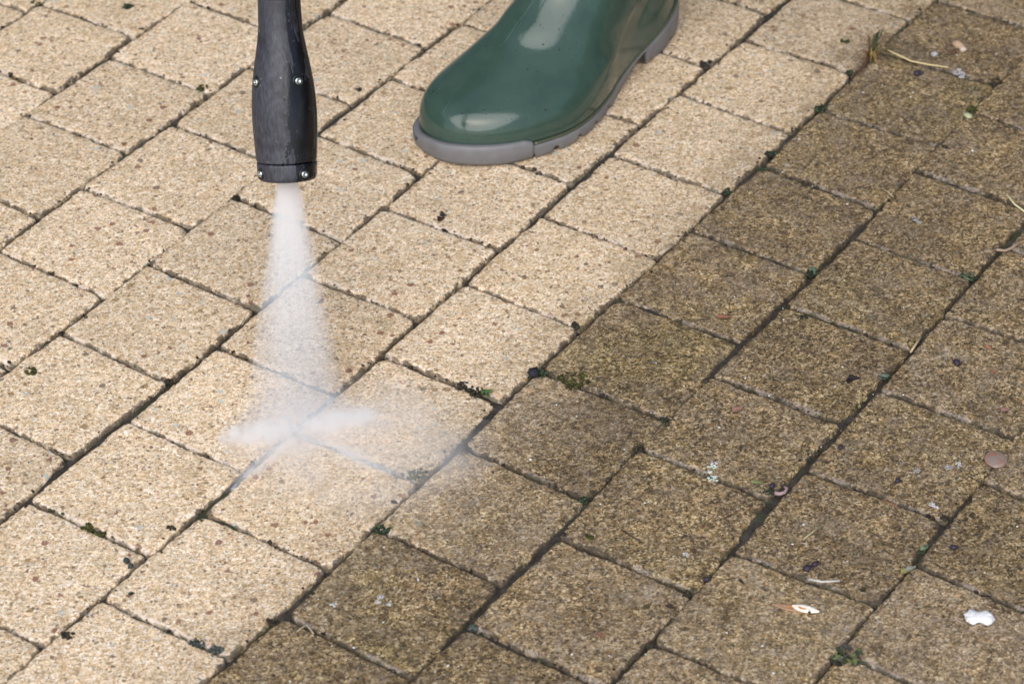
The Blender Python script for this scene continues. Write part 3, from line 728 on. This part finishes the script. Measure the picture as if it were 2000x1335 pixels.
mb = MB()
for q in range(420):
    x, y = rng.uniform(380, 2010), rng.uniform(-5, 1340); p = at(x, y)
    if course(p) > -.004: continue
    v = rng.random()
    c = (.60, .62, .58) if v < .40 else (.025, .02, .017) if v < .72 else (.16, .07, .035) if v < .80 else (.30, .24, .14) if v < .93 else (.07, .09, .03)
    blob(mb, (p.x, p.y, .0004), rng.uniform(.0004, .00095) * (1.2 if v < .06 else 1), rng.uniform(.8, 1.7), 1, .45, .3, c, rng)
for q in range(70):
    x, y = rng.uniform(0, 1600), rng.uniform(-5, 1340); p = at(x, y)
    if course(p) < .01: continue
    c = rng.choice(((.03, .025, .02), (.10, .08, .03), (.13, .05, .035), (.6, .6, .56)))
    blob(mb, (p.x, p.y, .0003), rng.uniform(.0004, .0008), rng.uniform(.8, 1.6), 1, .45, .3, c, rng)
tag(mb.build("grit", tint_mat), "scattered specks of white lichen, black grit and plant crumbs on the stones", None, "stuff")

# ------------------------------------------------------------------ things lying on the dirty stones
def flat_leaf(mb, c, ln, wd, ang, col, curl=.3, tip=.6, n=9, thick=.0004):
    """A small curled leaf or petal, solid."""
    u = Vector((math.cos(ang), math.sin(ang), 0)); v = Vector((-u.y, u.x, 0)); up_, dn = [], []
    for i in range(n):
        t = i / (n - 1); wv = wd * math.sin(math.pi * min(1, t ** tip * .96 + .03)) + wd * .06
        for s in (-1, -.5, 0, .5, 1):
            z = curl * ln * ((t - .5) ** 2 * .9 + (s * wv / ln) ** 2 * 2.0)
            p = Vector(c) + u * ((t - .5) * ln) + v * (s * wv * .5) + Vector((0, 0, z + .0005))
            up_.append(p + Vector((0, 0, thick))); dn.append(p)
    vs = up_ + dn; fs = []; N = len(up_)
    for i in range(n - 1):
        for k in range(4):
            a = i * 5 + k; fs.append((a, a + 5, a + 6, a + 1)); fs.append((N + a, N + a + 1, N + a + 6, N + a + 5))
        a = i * 5; fs.append((a, N + a, N + a + 5, a + 5)); a += 4; fs.append((a, a + 5, N + a + 5, N + a))
    for k in range(4):
        fs.append((k, k + 1, N + k + 1, N + k)); a = (n - 1) * 5 + k; fs.append((a, N + a, N + a + 1, a + 1))
    mb.add(vs, fs, col)

def mute(c, k=.72, d=.35):
    g = (c[0] + c[1] + c[2]) / 3; return tuple(k * (x + (g - x) * d) for x in c)
def thing(name, mb, mat, label, cat, group=None): return tag(mb.build(name, mat), label, cat, None, group)

leaf_mat = tinted("leaf_litter", .6, .35, .25, 700)
# dry grass tuft growing out of the joint, with its long straw
mb = MB(); base = at(1703, 112)
GR = [(1678, 134, .004, (.22, .10, .03)), (1684, 150, .002, (.16, .08, .03)), (1700, 128, .006, (.55, .36, .04)), (1712, 122, .004, (.30, .14, .04)), (1745, 96, .010, (.26, .16, .06)), (1775, 104, .003, (.22, .09, .04)),
      (1768, 118, .005, (.14, .13, .03)), (1758, 88, .012, (.20, .11, .05)), (1730, 78, .012, (.07, .09, .025)), (1722, 84, .012, (.05, .075, .02)), (1690, 104, .012, (.18, .10, .04)), (1738, 110, .007, (.34, .24, .08)), (1716, 96, .013, (.08, .10, .03)),
      (1660, 148, .002, (.15, .07, .03)), (1752, 124, .003, (.22, .17, .06)), (1705, 100, .010, (.10, .09, .03)), (1672, 120, .006, (.24, .11, .04))]
GR += [(x + rng.uniform(-12, 14), y + rng.uniform(-9, 9), z * rng.uniform(.5, 1.2), c) for x, y, z, c in GR for _ in (0, 1)]
for x, y, z, c in GR:
    e = at(x, y, 0) + Vector((0, 0, .0013 + z * .5)); b0 = base + Vector((rng.uniform(-.004, .004), rng.uniform(-.003, .003), -.0005))
    m1 = b0.lerp(e, .45) + Vector((0, 0, z + .004)); pts = [b0, b0.lerp(m1, .5) + Vector((0, 0, .0015)), m1, m1.lerp(e, .55) + Vector((0, 0, .0012)), e]
    tube(mb, pts, lambda t: .0008 * (1 - t * .8), 5, mute(c, .72, .25), .5)
thing("grass_tuft", mb, leaf_mat, "withered orange and green grass tuft rooted in a joint of the dirty stones", "grass tuft")
def straw(name, pts, r, col, label, cat, z=.0012):
    mb = MB(); P = [at(x, y) + Vector((0, 0, z + (zz if len(q) > 2 else 0))) for q in pts for x, y, zz in [(q[0], q[1], q[2] if len(q) > 2 else 0)]]
    tube(mb, P, r, 6, col); return thing(name, mb, leaf_mat, label, cat)
straw("straw", [(1722, 106, .006), (1745, 114, .004), (1780, 122), (1815, 129), (1852, 134)], .0008, (.52, .42, .22), "long pale straw reaching out of the withered grass tuft", "straw")
straw("straw", [(1580, 1133), (1605, 1138), (1640, 1136)], .0008, (.48, .47, .43), "short whitish straw lying in a joint above the winged seed", "straw")
straw("straw", [(1965, 388, .003), (1982, 402), (2003, 417)], .0008, (.55, .50, .30), "pale straw over the joint at the picture's right edge", "straw")
straw("straw", [(1778, 690), (1788, 675), (1798, 660)], .0009, (.40, .33, .20), "stubby straw wedged lengthwise in a narrow dark joint", "straw")
straw("straw", [(1725, 372), (1735, 378), (1743, 386)], .0006, (.34, .28, .18), "tiny straw crossing a joint between two dirty stones", "straw")
straw("straw", [(1570, 1054), (1585, 1042), (1601, 1030)], .0005, (.36, .36, .20), "hair thin greenish straw in the middle of a dirty stone", "straw")
straw("twig", [(1945, 494, .002), (1962, 492), (1975, 487), (1990, 480, .002)], .0011, (.30, .22, .16), "pale brown bent twig over a joint near green moss", "twig")
straw("twig", [(1722, 978), (1738, 985), (1752, 993)], .0008, (.17, .09, .05), "short reddish brown twig along a joint", "twig")
straw("twig", [(1215, 1037), (1232, 1048), (1252, 1060)], .0006, (.06, .04, .03), "thin dark twig on a plain dirty stone", "twig")
straw("twig", [(580, 1235), (592, 1226), (600, 1222), (613, 1240)], .0006, (.30, .25, .17), "fine bent twig shaped like a roof on a dirty corner stone", "twig")
straw("wood_sliver", [(1288, 499), (1300, 490), (1314, 481)], .0017, (.36, .30, .21), "flat pale wood sliver bridging the joint beside the washed stones", "wood sliver")
# winged seed
mb = MB(); c = at(1552, 1190)
sa = (at(1592, 1197) - at(1520, 1182)); ang = math.atan2(sa.y, sa.x)
flat_leaf(mb, at(1537, 1187), .021, .0058, ang + math.pi, (.36, .22, .13), .10, .75); seed = thing("winged_seed", mb, leaf_mat, "orange winged seed with a white head and a black dot on a dirty stone", "winged seed")
mb = MB(); flat_leaf(mb, at(1573, 1193) + Vector((0, 0, .0008)), .0185, .0062, ang, (.86, .78, .66), .08, .95, thick=.0012); mb.build("seed_head", leaf_mat, seed)
mb = MB(); flat_leaf(mb, at(1558, 1191) + Vector((0, 0, .0017)), .012, .0022, ang, (.60, .22, .05), .05, .9); mb.build("seed_stripe", leaf_mat, seed)
mb = MB(); q = at(1581, 1194, .003); blob(mb, (q.x, q.y, .0026), .0012, 1, 1, .6, .05, (.012, .01, .01), rng); mb.build("seed_dot", leaf_mat, seed)
# white chewed lump
b = bmesh.new(); bmesh.ops.create_icosphere(b, subdivisions=4, radius=1); vs = []
a0, a1 = at(1884, 1210), at(1941, 1213); u = (a1 - a0); hl = u.length / 2; u.normalize(); v = Vector((-u.y, u.x, 0)); cc = (a0 + a1) / 2
for q in b.verts:
    s = q.co.x; wst = 1 - .34 * math.exp(-((s + .02) / .24) ** 2)
    k = 1 + .15 * noise.noise(q.co * 3.1) + .12 * noise.noise(q.co * 8) + .05 * noise.noise(q.co * 18)
    q.co = cc + u * (math.copysign(abs(s) ** .8, s) * hl * k) + v * (q.co.y * .0071 * wst * k) + Vector((0, 0, .0030 + q.co.z * .0031 * wst * k))
me = bpy.data.meshes.new("chewing_gum"); b.to_mesh(me); b.free()
tag(link("white_lump", me, plain("chalky_white", (.70, .71, .72), .8, .25, .13, 700, .0008)), "white peanut shaped lump of chalky stuff on a dirty stone", "white lump")
# flat shell on the joint
b = bmesh.new(); bmesh.ops.create_icosphere(b, subdivisions=4, radius=1)
for q in b.verts:
    k = 1 + .07 * noise.noise(q.co * 2.2); q.co = Vector((q.co.x * .0080 * k, q.co.y * .0090 * k, max(q.co.z, -.2) * .0022 * k)) + at(1944, 901) + Vector((0, 0, .0020))
me = bpy.data.meshes.new("shell"); b.to_mesh(me); b.free()
t = NT("pink_shell"); p = t.node("TexCoord").outputs["Generated"]; n = t.noise(p, 3.2, 3)
t.put(t.b.inputs["Base Color"], t.mix(t.step(n, .46, .62), (.24, .19, .165), (.30, .14, .08))); t.b.inputs["Roughness"].default_value = .35; t.b.inputs["Alpha"].default_value = .92
tag(link("flat_shell", me, t.m), "round pinkish grey translucent shell lying on a joint", "shell")
# white lichen crusts
def crust(pts, label, col=(.62, .66, .64), sz=.0014):
    mb = MB()
    for x, y, r in pts:
        for k in range(int(9 + r * 1.6)):
            a = rng.uniform(0, 6.28); d = r * math.sqrt(rng.random()); p = at(x + d * 1.2 * math.cos(a), y + d * .75 * math.sin(a))
            blob(mb, (p.x, p.y, .0004), sz * rng.uniform(.35, .85), 1.2, 1, .4, .35, tuple(.8 * c_ * rng.uniform(.75, 1.1) for c_ in col), rng)
    thing("lichen_crust", mb, tint_mat, label, "lichen", "white lichen crusts on the dirty stones")
crust([(1391, 908, 9), (1387, 922, 4), (1394, 934, 9)], "white lichen crust in two joined spots near a joint")
crust([(1868, 140, 9), (1880, 147, 8)], "jagged white lichen crust where two joints of dirty stones meet", (.55, .56, .56))
crust([(1825, 107, 6)], "bright white lichen crust between the straw and the pink stone chip", (.72, .72, .70), .0012)
crust([(1877, 908, 8)], "whitish lichen crust nearest to the round shell", (.5, .5, .48), .0011)
crust([(1852, 912, 6), (1790, 919, 6)], "faint pair of grey lichen spots on the stone of the shell", (.42, .42, .40), .0010)
crust([(1820, 985, 5), (1828, 990, 4)], "small white lichen crust above a wide mossy joint", (.66, .66, .64), .0010)
crust([(743, 1166, 6), (738, 1175, 5), (760, 1180, 4)], "white lichen crust in the middle of the dirty corner stone", (.6, .6, .57), .0011)
crust([(652, 1181, 6)], "single white lichen crust on the left half of the dirty corner stone", (.62, .63, .62), .0011)
crust([(1340, 1083, 6)], "small white lichen crust near the rounded end of its stone", (.62, .66, .66), .0010)
crust([(1311, 1233, 8)], "faint broad lichen crust beside a joint in front", (.45, .44, .42), .0010)
crust([(1787, 429, 6), (1795, 434, 5)], "pale grey lichen crust on a dirty stone below the grass tuft", (.42, .44, .42), .0010)
# leaf and petal scraps
def scrap(name, px, ln, wd, ang, col, label, cat, curl=.5, extra=None):
    mb = MB(); flat_leaf(mb, at(*px), ln * .82, wd * .75, ang, mute(col), curl * .7)
    if extra: flat_leaf(mb, at(*extra[0]), extra[1] * .8, extra[2] * .75, extra[3], mute(extra[4]), curl * .7)
    return thing(name, mb, leaf_mat, label, cat)
scrap("petal_scrap", (1414, 621), .013, .0058, .1, (.42, .13, .05), "orange petal scrap beside a dark speck on a dirty stone", "petal scrap")
scrap("petal_scrap", (1441, 801), .011, .0075, .6, (.42, .19, .10), "salmon rounded petal scrap in the centre of a dirty stone", "petal scrap", .3)
scrap("petal_scrap", (1930, 681), .008, .0045, -.7, (.50, .15, .05), "bright orange petal scrap with white flecks beside it", "petal scrap")
scrap("petal_scrap", (1941, 727), .007, .0032, .9, (.45, .13, .05), "narrow reddish petal scrap on a speckled dirty stone", "petal scrap")
scrap("petal_scrap", (1964, 803), .009, .006, .4, (.40, .17, .12), "dull red petal scrap near the edge of its stone", "petal scrap")
scrap("petal_scrap", (1172, 1242), .009, .0032, -1.1, (.34, .10, .04), "rust coloured petal scrap on a front stone", "petal scrap")
scrap("dead_leaf", (1480, 946), .010, .0050, .1, (.22, .27, .05), "yellow green curled leaf scrap above the pink worm", "leaf scrap", .9)
scrap("dead_leaf", (1772, 1116), .014, .006, .65, (.38, .36, .06), "yellow and grey folded leaf in a wide mossy joint", "leaf scrap", .7, ((1780, 1112), .010, .005, .6, (.33, .36, .42)))
scrap("dead_leaf", (1690, 782), .008, .0035, 1.1, (.42, .34, .05), "small yellow leaf scrap beside the joint", "leaf scrap", .8)
scrap("dead_leaf", (1678, 795), .006, .003, 1.4, (.36, .32, .05), "tiny yellow leaf scrap next to a larger one", "leaf scrap", .8)
scrap("dead_leaf", (1265, 1185), .010, .0045, .8, (.13, .085, .02), "olive brown leaf scrap on a dirty stone", "leaf scrap", .5)
scrap("dead_leaf", (1310, 1187), .008, .004, -.3, (.05, .025, .018), "dark brown leaf scrap near the stone's edge", "leaf scrap", .6)
scrap("dead_leaf", (243, 284), .007, .004, 1.2, (.42, .20, .05), "ochre dry leaf scrap upright in a joint of the washed stones", "leaf scrap", 1.0)
scrap("dead_leaf", (1668, 741), .012, .006, .1, (.03, .024, .024), "blackish crumpled leaf on a dirty stone", "leaf scrap", .6, ((1660, 746), .009, .005, .9, (.022, .018, .02)))
scrap("dead_leaf", (862, 432), .010, .0052, .9, (.07, .030, .022), "dark brown curled leaf on a washed stone below the boot", "leaf scrap", 1.3, ((866, 424), .007, .0045, .2, (.05, .04, .055)))
scrap("dead_leaf", (1448, 1137), .007, .003, -.8, (.05, .03, .025), "small dark leaf scrap near the winged seed", "leaf scrap", .5)
# pink worm, dark seeds, stone chip, dropping
mb = MB(); tube(mb, [at(x, y) + Vector((0, 0, .0018)) for x, y in ((1513, 966), (1522, 968), (1532, 965), (1537, 957), (1531, 954))], lambda t: .0016 * (1 - .45 * t), 8, (.30, .21, .22)); thing("worm", mb, leaf_mat, "pinkish curled worm in the joint under a dark seed husk", "worm")
for px, r, lb in (((1577, 1113), .0030, "larger of two dark purple seeds beside the joint"), ((1592, 1104), .0025, "smaller of two dark purple seeds beside the joint"), ((1508, 951), .0024, "dark seed husk touching the pink worm"),
                  ((1862, 1072), .0026, "dark flat seed alone near a wide joint"), ((1753, 941), .0024, "dark round seed in the centre of the shell's stone"), ((1791, 148), .0036, "black curled seed husk below the long straw"),
                  ((1641, 876), .0022, "bluish dark seed on the stone left of the shell's"), ((1868, 712), .0030, "black elongated seed husk on a speckled stone"), ((1380, 1134), .0024, "dark seed lodged in the joint left of the winged seed")):
    mb = MB(); p = at(*px); blob(mb, (p.x, p.y, r * .7), r, 1.25, .9, .75, .16, (.028, .022, .036), rng)
    blob(mb, (p.x + r, p.y + r * .3, r * .5), r * .55, 1.2, .8, .7, .2, (.05, .035, .035), rng)
    thing("seed", mb, leaf_mat, lb, "seed", "dark seeds lying on the dirty stones")
mb = MB(); p = at(1870, 92); blob(mb, (p.x, p.y, .0025), .0052, 1.5, .9, .6, .16, (.36, .26, .17), rng); p = at(1880, 100); blob(mb, (p.x, p.y, .002), .0038, 1.1, 1, .7, .16, (.46, .38, .32), rng)
p = at(1862, 104); blob(mb, (p.x, p.y, .0014), .0030, 1.5, .8, .6, .2, (.10, .05, .035), rng)
thing("stone_chip", mb, tint_mat, "pinkish tan stone chip lying on a dirty stone by the grass tuft", "stone chip")
mb = MB(); p = at(1890, 228); blob(mb, (p.x, p.y, .001), .0038, 1.2, 1, .5, .25, (.34, .36, .22), rng); thing("stone_chip", mb, tint_mat, "pale greenish stone chip at the mossy meeting of joints", "stone chip")
mb = MB(); p = at(1042, 733); blob(mb, (p.x, p.y, .003), .0044, 1.2, 1, .8, .3, (.02, .022, .028), rng); thing("soil_lump", mb, tint_mat, "black soil lump on the last washed stone by green moss", "soil lump")
mb = MB()
for k in range(9):
    p = at(1381 + rng.uniform(-12, 8), 127 + rng.uniform(-5, 5)); blob(mb, (p.x, p.y, .001), rng.uniform(.0012, .0022), 1.2, 1, .8, .3, (.025, .022, .022), rng)
thing("soil_lump", mb, tint_mat, "dark crumbly soil lump in the joint near the boot's heel", "soil lump")
mb = MB(); p = at(247, 1098); blob(mb, (p.x, p.y, .002), .0032, 1, 1, .8, .3, (.035, .045, .045), rng); p = at(256, 1107); blob(mb, (p.x, p.y, .0012), .0022, 1.2, 1, .8, .3, (.05, .06, .055), rng)
thing("soil_lump", mb, tint_mat, "small grey green soil lump on a washed stone", "soil lump")
# little weeds
def weed(px, n, spread, label, cols, ln=.0075):
    mb = MB()
    for k in range(n):
        a = rng.uniform(0, 6.28); d = spread * math.sqrt(rng.random()); p = at(px[0] + d * 1.2 * math.cos(a), px[1] + d * .7 * math.sin(a)) + Vector((0, 0, rng.uniform(-.0005, .003)))
        flat_leaf(mb, p, ln * rng.uniform(.55, 1.1), ln * .42 * rng.uniform(.6, 1.1), rng.uniform(0, 6.28), mute(rng.choice(cols), .8, .3), .8, .9, 6)
    thing("weed", mb, leaf_mat, label, "weed")
weed((1655, 1287), 26, 26, "bright green little weed sprouting where joints meet, below the winged seed", [(.10, .16, .03), (.16, .22, .04), (.05, .09, .03), (.07, .07, .06)])
weed((1805, 1077), 4, 5, "pale green seedling alone in a wide dark joint", [(.16, .26, .12), (.10, .18, .08)], .006)
weed((1893, 542), 6, 10, "pale green seedlings in the moss at a meeting of joints", [(.14, .22, .10), (.10, .16, .08)], .005)
weed((1586, 533), 5, 6, "rounded pale green seedling where a cross joint ends", [(.13, .22, .13), (.10, .18, .11)], .006)
weed((1725, 737), 5, 7, "grey green seedling in the joint beside the blackish leaf", [(.13, .20, .13), (.09, .15, .10)], .006)
weed((948, 772), 5, 7, "vivid green seedling in the black moss between washed stones", [(.08, .20, .03), (.06, .15, .03)], .006)
